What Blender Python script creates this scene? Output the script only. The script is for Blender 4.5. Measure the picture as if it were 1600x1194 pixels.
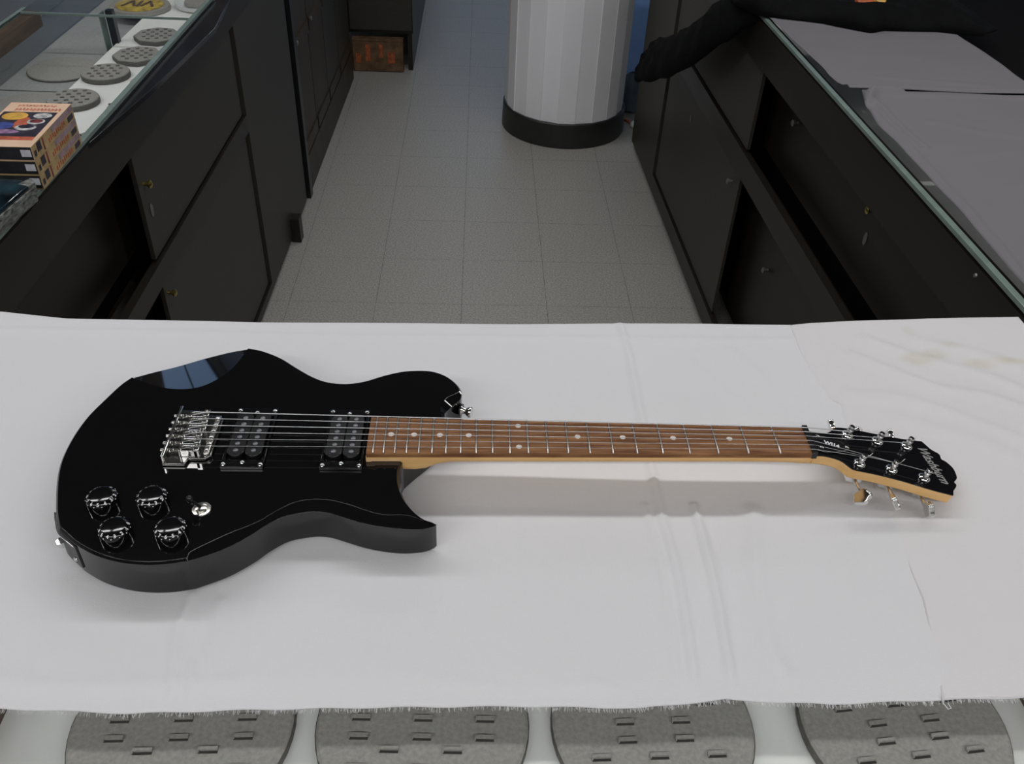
import bpy, bmesh, math, random
import numpy as np
from mathutils import Vector, Matrix
random.seed(4)
rng = np.random.default_rng(7)
scene = bpy.context.scene
COL = scene.collection
for o in list(bpy.data.objects):
    bpy.data.objects.remove(o)

# ------------------------------------------------------------------ camera
F_PX, PITCH, YAW, ROLL, CAM_H = 1380.8, .6762, .0564, .051, 1.7689
def cam_dir(x, y, z):
    """camera-space (right, forward, up) to world"""
    c, s = math.cos(ROLL), math.sin(ROLL); x, z = c*x - s*z, s*x + c*z
    c, s = math.cos(PITCH), math.sin(PITCH); y, z = y*c + z*s, -y*s + z*c
    c, s = math.cos(YAW), math.sin(YAW); x, y = c*x + s*y, -s*x + c*y
    return Vector((x, y, z))
cam_d = bpy.data.cameras.new('camera'); cam = bpy.data.objects.new('camera', cam_d); COL.objects.link(cam)
R_, U_, B_ = cam_dir(1, 0, 0), cam_dir(0, 0, 1), -cam_dir(0, 1, 0)
cam.matrix_world = Matrix(((R_.x, U_.x, B_.x, 0), (R_.y, U_.y, B_.y, 0), (R_.z, U_.z, B_.z, CAM_H), (0, 0, 0, 1)))
cam_d.sensor_width = 36; cam_d.lens = F_PX/1600*36; cam_d.clip_start = .02
scene.camera = cam

# ------------------------------------------------------------------ world, exposure
world = bpy.data.worlds.new('world'); scene.world = world; world.use_nodes = True
bg = world.node_tree.nodes['Background']
bg.inputs[0].default_value = (.42, .62, 1, 1); bg.inputs[1].default_value = 3.2
scene.view_settings.view_transform = 'Standard'; scene.view_settings.look = 'None'
scene.view_settings.gamma = 1; scene.view_settings.use_curve_mapping = False
scene.view_settings.exposure = -2.02
LAMP_W = 34          # watts of one ceiling fixture
BACK = 1.75
LAMP_COL = (1, .982, .99)

# ------------------------------------------------------------------ helpers
def link(o, parent=None):
    COL.objects.link(o)
    if parent is not None: o.parent = parent
    return o
def tag(o, label=None, cat=None, group=None, kind=None):
    if label: o['label'] = label
    if cat: o['category'] = cat
    if group: o['group'] = group
    if kind: o['kind'] = kind
    return o
def thing(name, label, cat, loc=(0, 0, 0), rz=0, group=None, parent=None):
    o = bpy.data.objects.new(name, None); link(o, parent); o.location = loc; o.rotation_euler = (0, 0, rz)
    o.empty_display_size = .05
    return tag(o, label, cat, group)
def obj(name, bm, mat, parent=None, smooth=None, loc=None):
    me = bpy.data.meshes.new(name); bm.normal_update(); bm.to_mesh(me); bm.free()
    for m in (mat if isinstance(mat, (list, tuple)) else [mat]): me.materials.append(m)
    o = link(bpy.data.objects.new(name, me), parent)
    if loc: o.location = loc
    if smooth is not None:
        for p in me.polygons: p.use_smooth = True
        if smooth < 180: me.set_sharp_from_angle(angle=math.radians(smooth))
    return o
def inst(name, me, parent=None, loc=(0, 0, 0), rot=(0, 0, 0)):
    o = link(bpy.data.objects.new(name, me), parent); o.location = loc; o.rotation_euler = rot
    return o
def bevel(o, w, seg=2, ang=30):
    m = o.modifiers.new('bevel', 'BEVEL'); m.width = w; m.segments = seg; m.limit_method = 'ANGLE'
    m.angle_limit = math.radians(ang); m.harden_normals = False
    for p in o.data.polygons: p.use_smooth = True
    o.data.set_sharp_from_angle(angle=math.radians(40))
    return o
def B(*boxes, bm=None, mi=0):
    """boxes as (x0,x1,y0,y1,z0,z1)"""
    bm = bm or bmesh.new()
    for x0, x1, y0, y1, z0, z1 in boxes:
        v = [bm.verts.new(p) for p in ((x0,y0,z0),(x1,y0,z0),(x1,y1,z0),(x0,y1,z0),(x0,y0,z1),(x1,y0,z1),(x1,y1,z1),(x0,y1,z1))]
        for f in ((3,2,1,0),(4,5,6,7),(0,1,5,4),(1,2,6,5),(2,3,7,6),(3,0,4,7)):
            bm.faces.new([v[i] for i in f]).material_index = mi
    return bm
def lathe(prof, n=24, bm=None, M=None, mi=0, cap=True):
    """profile of (r, z) around z; closed at ends"""
    bm = bm or bmesh.new(); M = M or Matrix.Identity(4); rings = []
    for r, z in prof:
        rings.append([bm.verts.new(M @ Vector((r*math.cos(2*math.pi*i/n), r*math.sin(2*math.pi*i/n), z))) for i in range(n)])
    for a, b in zip(rings, rings[1:]):
        for i in range(n):
            bm.faces.new((a[i], a[(i+1) % n], b[(i+1) % n], b[i])).material_index = mi
    if cap:
        bm.faces.new(rings[0][::-1]).material_index = mi; bm.faces.new(rings[-1]).material_index = mi
    return bm
def tube(pts, r, n=8, bm=None, mi=0):
    bm = bm or bmesh.new(); pts = [Vector(p) for p in pts]; rings = []
    for i, p in enumerate(pts):
        d = (pts[min(i+1, len(pts)-1)] - pts[max(i-1, 0)]).normalized()
        up = Vector((0, 0, 1)) if abs(d.z) < .9 else Vector((0, 1, 0))
        a = d.cross(up).normalized(); b = a.cross(d)
        rr = r[i] if isinstance(r, (list, tuple)) else r
        rx, ry = rr if isinstance(rr, tuple) else (rr, rr)
        rings.append([bm.verts.new(p + a*rx*math.cos(2*math.pi*k/n) + b*ry*math.sin(2*math.pi*k/n)) for k in range(n)])
    for a, b in zip(rings, rings[1:]):
        for i in range(n):
            bm.faces.new((a[i], a[(i+1) % n], b[(i+1) % n], b[i])).material_index = mi
    bm.faces.new(rings[0][::-1]).material_index = mi; bm.faces.new(rings[-1]).material_index = mi
    bmesh.ops.recalc_face_normals(bm, faces=bm.faces)
    return bm
def prism(pts, z0, z1, bm=None, mi=0):
    """polygon in xy extruded in z"""
    bm = bm or bmesh.new()
    a = [bm.verts.new((x, y, z0)) for x, y in pts]; b = [bm.verts.new((x, y, z1)) for x, y in pts]; n = len(pts)
    fs = [bm.faces.new(a[::-1]), bm.faces.new(b)] + [bm.faces.new((a[i], a[(i+1) % n], b[(i+1) % n], b[i])) for i in range(n)]
    for f in fs: f.material_index = mi
    bmesh.ops.recalc_face_normals(bm, faces=fs)
    return bm
def catmull(P, k=6, closed=False):
    P = [np.array(p, float) for p in P]; n = len(P); out = []
    for i in range(n if closed else n-1):
        p1, p2 = P[i], P[(i+1) % n]
        p0 = P[i-1] if (closed or i > 0) else 2*p1 - p2
        p3 = P[(i+2) % n] if (closed or i+2 < n) else 2*p2 - p1
        for j in range(k):
            t = j/k
            out.append(.5*((2*p1) + (p2-p0)*t + (2*p0-5*p1+4*p2-p3)*t*t + (3*p1-p0-3*p2+p3)*t**3))
    if not closed: out.append(P[-1])
    return out
def resample(P, n):
    P = np.array(P, float); d = np.r_[0, np.cumsum(np.linalg.norm(np.diff(P[:, :2], axis=0), axis=1))]
    t = np.linspace(0, d[-1], n)
    return [tuple(np.interp(ti, d, P[:, k]) for k in range(P.shape[1])) for ti in t]
def text_mesh(body, size, shear=0, offset=0, depth=.0001):
    c = bpy.data.curves.new('lettering', 'FONT'); c.body = body; c.size = size; c.shear = shear; c.offset = offset
    c.align_x = 'CENTER'; c.align_y = 'CENTER'; c.extrude = depth; c.resolution_u = 3
    t = bpy.data.objects.new('lettering', c); COL.objects.link(t)
    dg = bpy.context.evaluated_depsgraph_get(); dg.update()
    me = bpy.data.meshes.new_from_object(t.evaluated_get(dg))
    bpy.data.objects.remove(t); bpy.data.curves.remove(c)
    return me

# ------------------------------------------------------------------ materials
def nodes(name):
    m = bpy.data.materials.new(name); m.use_nodes = True; nt = m.node_tree
    return m, nt, nt.nodes['Principled BSDF'], nt.nodes.new, nt.links.new
def mat(name, col, rough=.5, metal=0, coat=0, noise=0, nscale=40, stretch=(1, 1, 1), bump=0, bscale=200, spec=.5, ior=None, col2=None, detail=4):
    m, nt, p, N, L = nodes(name)
    p.inputs['Roughness'].default_value = rough; p.inputs['Metallic'].default_value = metal
    p.inputs['Coat Weight'].default_value = coat; p.inputs['Coat Roughness'].default_value = .03
    p.inputs['Specular IOR Level'].default_value = spec
    if ior: p.inputs['IOR'].default_value = ior
    tc = N('ShaderNodeTexCoord'); mp = N('ShaderNodeMapping'); L(tc.outputs['Object'], mp.inputs[0]); mp.inputs['Scale'].default_value = stretch
    if noise or col2:
        nz = N('ShaderNodeTexNoise'); nz.inputs['Scale'].default_value = nscale; nz.inputs['Detail'].default_value = detail
        L(mp.outputs[0], nz.inputs['Vector'])
        rp = N('ShaderNodeValToRGB'); L(nz.outputs[0], rp.inputs[0])
        c2 = col2 or tuple(min(1, c*(1+noise)) for c in col); c1 = col if col2 else tuple(c*(1-noise) for c in col)
        rp.color_ramp.elements[0].position = .32; rp.color_ramp.elements[1].position = .68
        rp.color_ramp.elements[0].color = (*c1, 1); rp.color_ramp.elements[1].color = (*c2, 1)
        L(rp.outputs[0], p.inputs['Base Color'])
    else: p.inputs['Base Color'].default_value = (*col, 1)
    if bump:
        nb = N('ShaderNodeTexNoise'); nb.inputs['Scale'].default_value = bscale; L(mp.outputs[0], nb.inputs['Vector'])
        b = N('ShaderNodeBump'); b.inputs['Strength'].default_value = bump; b.inputs['Distance'].default_value = .001
        L(nb.outputs[0], b.inputs['Height']); L(b.outputs[0], p.inputs['Normal'])
    return m
def glass_mat(name, tint):
    m, nt, p, N, L = nodes(name); nt.nodes.remove(p)
    tr = N('ShaderNodeBsdfTransparent'); tr.inputs[0].default_value = (*tint, 1)
    gl = N('ShaderNodeBsdfGlossy'); gl.inputs['Roughness'].default_value = .02
    fr = N('ShaderNodeFresnel'); fr.inputs['IOR'].default_value = 1.5
    ge = N('ShaderNodeNewGeometry'); inv = N('ShaderNodeMath'); inv.operation = 'SUBTRACT'; inv.inputs[0].default_value = 1; L(ge.outputs['Backfacing'], inv.inputs[1])
    fm = N('ShaderNodeMath'); fm.operation = 'MULTIPLY'; L(fr.outputs[0], fm.inputs[0]); L(inv.outputs[0], fm.inputs[1])
    mx = N('ShaderNodeMixShader'); L(fm.outputs[0], mx.inputs[0]); L(tr.outputs[0], mx.inputs[1]); L(gl.outputs[0], mx.inputs[2])
    L(mx.outputs[0], nt.nodes['Material Output'].inputs[0])
    return m
def cloth_mat(name, col, stains=()):
    m, nt, p, N, L = nodes(name)
    p.inputs['Roughness'].default_value = .9; p.inputs['Specular IOR Level'].default_value = .15
    tc = N('ShaderNodeTexCoord')
    nz = N('ShaderNodeTexNoise'); nz.inputs['Scale'].default_value = 5; L(tc.outputs['Object'], nz.inputs['Vector'])
    mx = N('ShaderNodeMixRGB'); mx.inputs[1].default_value = (*[c*.96 for c in col], 1); mx.inputs[2].default_value = (*col, 1)
    L(nz.outputs[0], mx.inputs[0]); out = mx.outputs[0]
    for (x, y, rx, ry, c, s) in stains:
        mp = N('ShaderNodeMapping'); mp.vector_type = 'TEXTURE'; mp.inputs['Location'].default_value = (x, y, 1.085); mp.inputs['Scale'].default_value = (rx, ry, .2)
        L(tc.outputs['Object'], mp.inputs[0])
        n2 = N('ShaderNodeTexNoise'); n2.inputs['Scale'].default_value = 60; L(tc.outputs['Object'], n2.inputs['Vector'])
        ln = N('ShaderNodeVectorMath'); ln.operation = 'LENGTH'; L(mp.outputs[0], ln.inputs[0])
        mr = N('ShaderNodeMapRange'); mr.inputs[1].default_value = 1; mr.inputs[2].default_value = .1; mr.inputs[3].default_value = 0; mr.inputs[4].default_value = s
        mr.interpolation_type = 'SMOOTHSTEP'
        L(ln.outputs['Value'], mr.inputs[0])
        ml = N('ShaderNodeMath'); ml.operation = 'MULTIPLY'; L(mr.outputs[0], ml.inputs[0]); L(n2.outputs[0], ml.inputs[1])
        m2 = N('ShaderNodeMixRGB'); m2.inputs[2].default_value = (*c, 1); L(ml.outputs[0], m2.inputs[0]); L(out, m2.inputs[1]); out = m2.outputs[0]
    L(out, p.inputs['Base Color'])
    wv = N('ShaderNodeTexNoise'); wv.inputs['Scale'].default_value = 900; L(tc.outputs['Object'], wv.inputs['Vector'])
    w2 = N('ShaderNodeTexNoise'); w2.inputs['Scale'].default_value = 14; w2.inputs['Detail'].default_value = 3; L(tc.outputs['Object'], w2.inputs['Vector'])
    ad = N('ShaderNodeMath'); ad.operation = 'MULTIPLY_ADD'; L(w2.outputs[0], ad.inputs[0]); ad.inputs[1].default_value = 6; L(wv.outputs[0], ad.inputs[2])
    b = N('ShaderNodeBump'); b.inputs['Strength'].default_value = .25; b.inputs['Distance'].default_value = .0012
    L(ad.outputs[0], b.inputs['Height']); L(b.outputs[0], p.inputs['Normal'])
    return m
def emis(name, col, s):
    m, nt, p, N, L = nodes(name)
    p.inputs['Base Color'].default_value = (*col, 1); p.inputs['Emission Color'].default_value = (*col, 1); p.inputs['Emission Strength'].default_value = s
    return m

M = {}
M['tile'] = mat('speckled grey vinyl tile', (.255, .252, .230), .42, noise=0, spec=.35, col2=(.44, .435, .405), nscale=170, bump=.05, bscale=60, detail=2)
M['grout'] = mat('dark joint', (.06, .058, .055), .8)
M['wall'] = mat('painted plaster', (.60, .585, .56), .8, noise=.04, nscale=3, bump=.1, bscale=60)
M['ceil'] = mat('dark ceiling board', (.13, .125, .12), .9, noise=.06, nscale=8)
M['pillar'] = mat('white painted boards', (.86, .87, .90), .55, noise=.04, nscale=9, stretch=(1, 1, .25), bump=.55, bscale=26)
M['blackband'] = mat('black rubber base', (.018, .02, .018), .4, noise=.2, nscale=30)
M['cab'] = mat('dark brown laminate', (.012, .009, .0065), .42, noise=.25, nscale=14, stretch=(1, .15, 1), bump=.05, bscale=120)
M['door'] = mat('charcoal brown door panel', (.034, .032, .025), .5, noise=.12, nscale=120)
M['inside'] = mat('black stained board', (.004, .0035, .0035), .8, spec=.1, noise=.2, nscale=20)
M['ledge'] = mat('polished black ledge', (.012, .012, .014), .16, noise=.2, nscale=20)
M['oldwood'] = mat('worn brown wood', (.034, .024, .013), .5, noise=.45, nscale=12, stretch=(3, 3, .25), bump=.2, bscale=40)
M['brownwood'] = mat('brown wood', (.11, .07, .045), .5, noise=.35, nscale=14, stretch=(4, .4, 4), bump=.1, bscale=60)
M['glass'] = glass_mat('greenish counter glass', (.975, .985, .98))
M['clear'] = glass_mat('clear window pane', (.96, .98, .98))
M['glassedge'] = mat('pale green glass edge', (.17, .225, .20), .25, noise=.1, nscale=30)
M['liner'] = mat('white shelf liner', (.86, .86, .84), .7, noise=.05, nscale=12)
M['greyliner'] = mat('grey felt liner', (.33, .34, .335), .9, noise=.08, nscale=120)
M['pad'] = mat('grey flocked pad', (.31, .30, .28), .95, noise=.14, nscale=260, bump=.3, bscale=500)
M['padrim'] = mat('dark flocked pad rim', (.12, .115, .105), .9, noise=.15, nscale=200)
M['slot'] = mat('painted slot shade', (.045, .043, .04), .9)  # shade inside the pad slots, painted as dark bars on the pad surface
M['gold'] = mat('gold coloured card', (.50, .36, .07), .5, noise=.4, nscale=60)
M['white'] = mat('white plastic', (.72, .74, .76), .4, noise=.03, nscale=20)
M['cloth'] = cloth_mat('white cotton', (.665, .672, .685))
M['cloth2'] = cloth_mat('white cotton with yellow stains', (.668, .665, .668), [
    (.583, .911, .030, .020, (.50, .46, .30), .75), (.612, .923, .026, .018, (.50, .46, .32), .8), (.643, .946, .022, .014, (.52, .48, .36), .6),
    (.664, .905, .030, .015, (.52, .47, .30), .8), (.708, .912, .040, .013, (.52, .47, .30), .75), (.60, .98, .015, .02, (.55, .52, .42), .5)])
M['greycloth'] = cloth_mat('grey lilac cotton', (.178, .174, .185))
M['jacket'] = mat('black woven fabric', (.0028, .0032, .0036), .85, noise=.3, nscale=60, bump=.3, bscale=300, spec=.12)
M['body'] = mat('black gloss lacquer', (.0035, .0035, .004), .055, ior=1.66, bump=.008, bscale=60)
M['blackplastic'] = mat('black plastic', (.006, .006, .007), .22)
M['satinblack'] = mat('satin black plastic', (.008, .0085, .009), .35)
M['ringblack'] = mat('gloss black plastic', (.004, .004, .0045), .12)
M['bobbin'] = mat('black bobbin plastic', (.005, .0055, .006), .25)
M['knob'] = mat('black knob plastic', (.004, .004, .004), .09)
M['numeral'] = mat('white numeral paint', (.75, .75, .77), .5)
M['pole'] = mat('grey pole piece', (.16, .17, .18), .35, metal=.6)
M['chrome'] = mat('chrome', (.72, .72, .71), .12, metal=1, noise=.02, nscale=50)
M['nickel'] = mat('nickel', (.56, .55, .51), .22, metal=1, noise=.05, nscale=80)
M['darknickel'] = mat('dark nickel', (.26, .26, .25), .16, metal=1)
M['fret'] = mat('fret wire', (.50, .49, .46), .3, metal=1)
M['string'] = mat('steel string', (.52, .52, .52), .35, metal=1)
M['rosewood'] = mat('rosewood', (.11, .043, .017), .6, spec=.2, col2=(.28, .140, .060), nscale=30, stretch=(.55, 9, 3), bump=.1, bscale=200, detail=8)
M['maple'] = mat('amber maple', (.62, .36, .12), .3, coat=.4, col2=(.74, .46, .18), nscale=14, stretch=(1, 6, 6))
M['dot'] = mat('pearl dot', (.62, .58, .54), .3, noise=.1, nscale=200)
M['headblack'] = mat('black headstock veneer', (.005, .005, .006), .12, noise=.1, nscale=30)
M['logo'] = mat('silver script', (.62, .62, .60), .3, metal=.7)
M['brass'] = mat('brass', (.58, .44, .14), .3, metal=1)
M['lock'] = mat('grey lock plate', (.20, .20, .18), .4, metal=.5)
M['blue'] = mat('blue plastic', (.30, .52, 1.0), .5, noise=.12, nscale=6)
M['bluegrey'] = mat('blue grey plastic', (.10, .15, .19), .5, noise=.2, nscale=12)
M['orange'] = mat('orange rubber', (.45, .11, .04), .5, noise=.3, nscale=60)
M['carton'] = mat('worn brown carton', (.13, .075, .035), .8, noise=.45, nscale=22)
M['carton2'] = mat('faded orange print', (.35, .09, .03), .8, noise=.4, nscale=60)
M['lampbody'] = mat('white enamel', (.7, .7, .7), .4, noise=.02, nscale=10)
M['tube'] = emis('lit fluorescent tube', (1, .97, .95), 9)
M['peach'] = mat('peach card', (.66, .46, .32), .5, noise=.06, nscale=40)
M['tan'] = mat('tan yellow card', (.42, .30, .14), .5, noise=.25, nscale=50)
M['mauve'] = mat('mauve print', (.30, .22, .24), .5, noise=.3, nscale=70)
M['red'] = mat('red print', (.42, .10, .05), .5, noise=.3, nscale=90)
M['picdark'] = mat('dark picture print', (.035, .03, .045), .35, noise=.5, nscale=70)
M['picmaroon'] = mat('maroon print', (.16, .03, .035), .4, noise=.6, nscale=90)
M['picblue'] = mat('blue print', (.05, .07, .25), .4, noise=.4, nscale=60)
M['picgold'] = mat('golden print', (.62, .36, .07), .4, noise=.3, nscale=60)
M['picsilver'] = mat('silver print', (.45, .46, .46), .4, noise=.5, nscale=90)
M['picviolet'] = mat('violet print', (.28, .17, .30), .4, noise=.4, nscale=90)
M['tape'] = mat('black cassette', (.012, .012, .015), .4, noise=.3, nscale=60)
M['sticker'] = mat('white sticker', (.55, .56, .60), .6, noise=.1, nscale=90)
M['wrap'] = mat('dark shiny wrap', (.008, .022, .030), .12, noise=.8, nscale=25, bump=.6, bscale=40)
M['wrapside'] = mat('grey printed edge', (.14, .15, .14), .3, noise=.7, nscale=90, stretch=(1, 1, 3))

# ------------------------------------------------------------------ room shell
RX0, RX1, RY0, RY1, RZ = -4.6, 4.8, -2.4, 9.0, 3.0
def struct(name, bm, m, label=None, parent=None):
    o = obj(name, bm, m, parent)
    if parent is None: tag(o, label, None, None, 'structure')
    return o
floor = struct('floor', B((RX0-.1, RX1+.1, RY0-.1, RY1+.1, -.1, -.0012)), M['grout'], 'grey speckled vinyl tile floor of the aisle')
T = .3048
tb = B((-T/2+.0006, T/2-.0006, -T/2+.0006, T/2-.0006, -.0010, 0)); tile0 = obj('tile', tb, M['tile'], floor)
for i in range(-6, 5):
    for j in range(-4, 15):
        x, y = -.35 + (i+.5)*T, 2.6408 + (j+.5)*T
        if i < -2 and j < 0: continue
        if i == -6 and j == 0: pass
        c = tile0 if (i, j) == (-2, -4) else inst('tile', tile0.data, floor)
        c.location = (x, y, 0)
        c.rotation_euler = (0, 0, (i*7+j*3) % 4*math.pi/2)
ring = bmesh.new()
xa, xb, ya, yb = -.35-6*T, -.35+5*T, 2.6408-4*T, 2.6408+15*T
B((RX0, xa, RY0, RY1, -.0012, -.0002), (xb, RX1, RY0, RY1, -.0012, -.0002), (xa, xb, RY0, ya, -.0012, -.0002), (xa, xb, yb, RY1, -.0012, -.0002), bm=ring)
struct('floor_surround', ring, M['tile'], parent=floor)
struct('ceiling', B((RX0-.1, RX1+.1, RY0-.1, RY1+.1, RZ, RZ+.1)), M['ceil'], 'ceiling above the shop')
struct('wall_left', B((RX0-.1, RX0, RY0, RY1, 0, RZ)), M['wall'], 'painted wall on the left of the shop')
struct('wall_right', B((RX1, RX1+.1, RY0, RY1, 0, RZ)), M['wall'], 'painted wall on the right of the shop')
struct('wall_near', B((RX0-.1, RX1+.1, RY0-.1, RY0, 0, RZ)), M['wall'], 'painted wall behind the photographer')
WIN = [(-4.4, -2.75), (-2.6, -.95), (-.8, .85), (1.0, 2.65), (2.8, 4.45)]
wb = [(RX0-.1, RX1+.1, RY1, RY1+.12, 0, .75), (RX0-.1, RX1+.1, RY1, RY1+.12, 2.88, RZ)]
ed = [RX0-.1] + [e for w in WIN for e in w] + [RX1+.1]
for a, b in zip(ed[::2], ed[1::2]): wb.append((a, b, RY1, RY1+.12, .75, 2.88))
struct('wall_far', B(*wb), M['wall'], 'far wall with the shop windows')
for k, (a, b) in enumerate(WIN):
    w = struct('window_%d' % (k+1), B((a, a+.05, RY1+.02, RY1+.09, .75, 2.88), (b-.05, b, RY1+.02, RY1+.09, .75, 2.88), (a, b, RY1+.02, RY1+.09, .75, .8), (a, b, RY1+.02, RY1+.09, 2.83, 2.88), ((a+b)/2-.02, (a+b)/2+.02, RY1+.02, RY1+.09, .8, 2.83)), M['satinblack'], 'shop window in the far wall')
    obj('pane', B((a+.05, b-.05, RY1+.05, RY1+.056, .8, 2.83)), M['clear'], w)

# pillar of upright boards
pil = thing('pillar', 'round white painted pillar of upright boards with black base band', 'pillar', (.43, 4.29, 0))
NS = 22; PR = .288
for k in range(NS):
    a = 2*math.pi*(k+.35)/NS; w = math.tan(math.pi/NS)*PR; dr = random.uniform(-.004, .004)
    bm = B((-w, w, -.02, .0, .0, RZ))
    o = obj('board', bm, M['pillar'], pil); o.location = (math.cos(a)*(PR+dr), math.sin(a)*(PR+dr), 0)
    o.rotation_euler = (0, 0, a - math.pi/2 + random.uniform(-.05, .05))
obj('base_band', lathe([(.300, 0), (.306, .004), (.303, .115), (.298, .120)], 48), M['blackband'], pil, 40)

# ------------------------------------------------------------------ ceiling fixtures (tubes run across the shop)
def fixture(x, y, label, power=LAMP_W):
    t = thing('ceiling_light', label, 'light', (x, y, RZ), 0, 'fluorescent ceiling fixtures')
    obj('housing', B((-.62, .62, -.11, .11, -.045, 0)), M['lampbody'], t)
    for s in (-1, 1):
        obj('tube', lathe([(.013, -.58), (.013, .58)], 10, M=Matrix.Translation((0, s*.055, -.062)) @ Matrix.Rotation(math.pi/2, 4, 'Y')), M['tube'], t, 60)
    ld = bpy.data.lights.new('lamp', 'AREA'); ld.shape = 'RECTANGLE'; ld.size = 1.16; ld.size_y = .15; ld.energy = power; ld.color = LAMP_COL
    lo = link(bpy.data.objects.new('lamp', ld), t); lo.location = (0, 0, -.08)
    return t
ORD = ('leftmost', 'second from left', 'third from left', 'third from right', 'second from right', 'rightmost')
for i, x in enumerate((-3.1, -1.8, -.5, .8, 2.1, 3.4)):
    fixture(x, 1.72, 'lit fluorescent ceiling fixture of the long row above the guitar, ' + ORD[i])
for i, x in enumerate((-2.45, -1.15, .15, 1.45, 2.75)):
    fixture(x, -1.10, 'lit fluorescent ceiling fixture of the row behind the photographer, ' + ('leftmost', 'second from left', 'middle', 'second from right', 'rightmost')[i], LAMP_W*BACK)
fixture(-.35, 3.72, 'lit fluorescent ceiling fixture just in front of the white pillar', LAMP_W*1.1)
fixture(.2, 7.3, 'lit fluorescent ceiling fixture between the white pillar and the windows')

# ------------------------------------------------------------------ front glass counter
ZG = 1.078            # top of its glass
fc = thing('display_counter', 'glass-topped display counter under the white cloth and guitar', 'counter', (0, 0, 0))
FX0, FX1, FY0, FY1 = -1.05, .80, .20, .955
obj('glass_top', B((FX0, FX1, FY0, FY1, ZG-.006, ZG)), M['glass'], fc)
obj('back_panel', B((FX0, FX1, FY1-.02, FY1, .1, ZG-.006)), M['cab'], fc)
obj('shelf', B((FX0+.02, FX1-.02, FY0+.03, FY1-.02, 1.030, 1.040)), M['liner'], fc)
obj('base', B((FX0, FX1, FY0, FY1, 0, .1)), M['cab'], fc)
obj('front_glass', B((FX0+.02, FX1-.02, FY0+.01, FY0+.016, .1, ZG-.006)), M['glass'], fc)
for a, b in ((FX0, FX0+.02), (FX1-.02, FX1)):
    obj('end_panel', B((a, b, FY0, FY1-.02, .1, ZG-.006)), M['cab'], fc)
for a, b in ((-.47, -.405), (.515, .58)):
    obj('divider', B((a, b, FY0+.03, FY1-.02, 1.040, ZG-.006)), M['brownwood'], fc)

def ring_pad(x, y, z, r, rz, label, slots, oct_=False, th=.012, group='flocked display pads under the glass', tilt=0):
    t = thing('display_pad', label, 'display pad', (x, y, z), rz, group)
    if tilt: t.rotation_euler = (tilt, 0, rz)
    n = 8 if oct_ else 48
    o = obj('disc', lathe([(r*.985, 0), (r, .002), (r, th-.002), (r*.975, th)], n), M['pad'], t, 40)
    obj('rim', lathe([(r*1.004, .0005), (r*1.012, .003), (r*1.012, th-.004), (r*1.003, th-.002)], n, cap=False), M['padrim'], t, 40)
    w, h = slots[0]
    lip = obj('slot', B((-w, w, -h, h, th-.0005, th+.0006)), M['slot'], None); me1 = lip.data; bpy.data.objects.remove(lip)
    lp = obj('lip', B((-w, w, h*.2, h*1.9, th, th+.0032), (-w*1.05, -w*.92, -h*.6, h*1.2, th, th+.003)), M['pad'], None); me2 = lp.data; bpy.data.objects.remove(lp)
    for sx, sy in slots[1:]:
        if math.hypot(sx, sy) > r*.9: continue
        s = inst('slot', me1, t, (sx, sy, 0)); inst('lip', me2, s)
    return t
def slot_grid(w, h, dx, rows):
    L = [(w, h)]
    for yy, n in rows:
        L += [((k-(n-1)/2)*dx, yy) for k in range(n)]
    return L
rows = [(.062, 2), (.047, 3), (.032, 3), (.0165, 2), (.002, 3), (-.0155, 3), (-.027, 2), (-.043, 3), (-.060, 2)]
SG = slot_grid(.008, .0017, .054, rows)
rows2 = [(.060, 2), (.045, 3), (.031, 2), (.016, 3), (-.001, 2), (-.018, 2), (-.033, 3), (-.052, 2)]
SG2 = slot_grid(.008, .0017, .050, rows2)
ring_pad(-.245, .416, 1.0405, .094, .02, 'round grey slotted display pad under the counter glass, leftmost at the cloth edge', SG)
ring_pad(-.039, .416, 1.0405, .092, -.02, 'round grey slotted display pad under the counter glass, second from left at the cloth edge', SG)
ring_pad(.163, .416, 1.0405, .089, .03, 'round grey slotted display pad under the counter glass, third from left at the cloth edge', SG2)
ring_pad(.389, .416, 1.0405, .092, .1, 'round grey slotted display pad under the counter glass, rightmost at the cloth edge', SG2)

# ------------------------------------------------------------------ cloths
def sheet(name, X, Y, Z, m, parent=None, thick=.0008):
    """grid arrays (ny, nx) to a mesh"""
    ny, nx = X.shape
    V = np.stack([X, Y, Z], -1).reshape(-1, 3)
    idx = np.arange(ny*nx).reshape(ny, nx)
    Fc = np.stack([idx[:-1, :-1], idx[:-1, 1:], idx[1:, 1:], idx[1:, :-1]], -1).reshape(-1, 4)
    me = bpy.data.meshes.new(name); me.from_pydata(V.tolist(), [], Fc.tolist()); me.materials.append(m)
    for p in me.polygons: p.use_smooth = True
    o = link(bpy.data.objects.new(name, me), parent)
    s = o.modifiers.new('thickness', 'SOLIDIFY'); s.thickness = thick; s.offset = 1
    return o
def seg_dist(X, Y, P):
    D = np.full(X.shape, 9.); S = np.zeros(X.shape)
    P = resample(catmull(P, 5), 24)
    for (ax, ay), (bx, by) in zip(P, P[1:]):
        vx, vy = bx-ax, by-ay; t = np.clip(((X-ax)*vx+(Y-ay)*vy)/(vx*vx+vy*vy), 0, 1)
        dx, dy = X-ax-t*vx, Y-ay-t*vy; d = np.hypot(dx, dy); m = d < D
        D = np.where(m, d, D); S = np.where(m, np.sign(vx*dy-vy*dx), S)
    return D, S
def waves(X, Y, comps):
    Z = np.zeros(X.shape)
    for kx, ky, ph, a in comps: Z += a*np.sin(kx*X+ky*Y+ph)
    return Z
far_e = [(-1.0, .987), (-.6268, .985), (-.54, .973), (-.289, .9695), (.051, .9775), (.315, .9875), (.44, .988), (.524, .997), (.639, 1.0104), (.775, 1.0164)]
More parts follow.
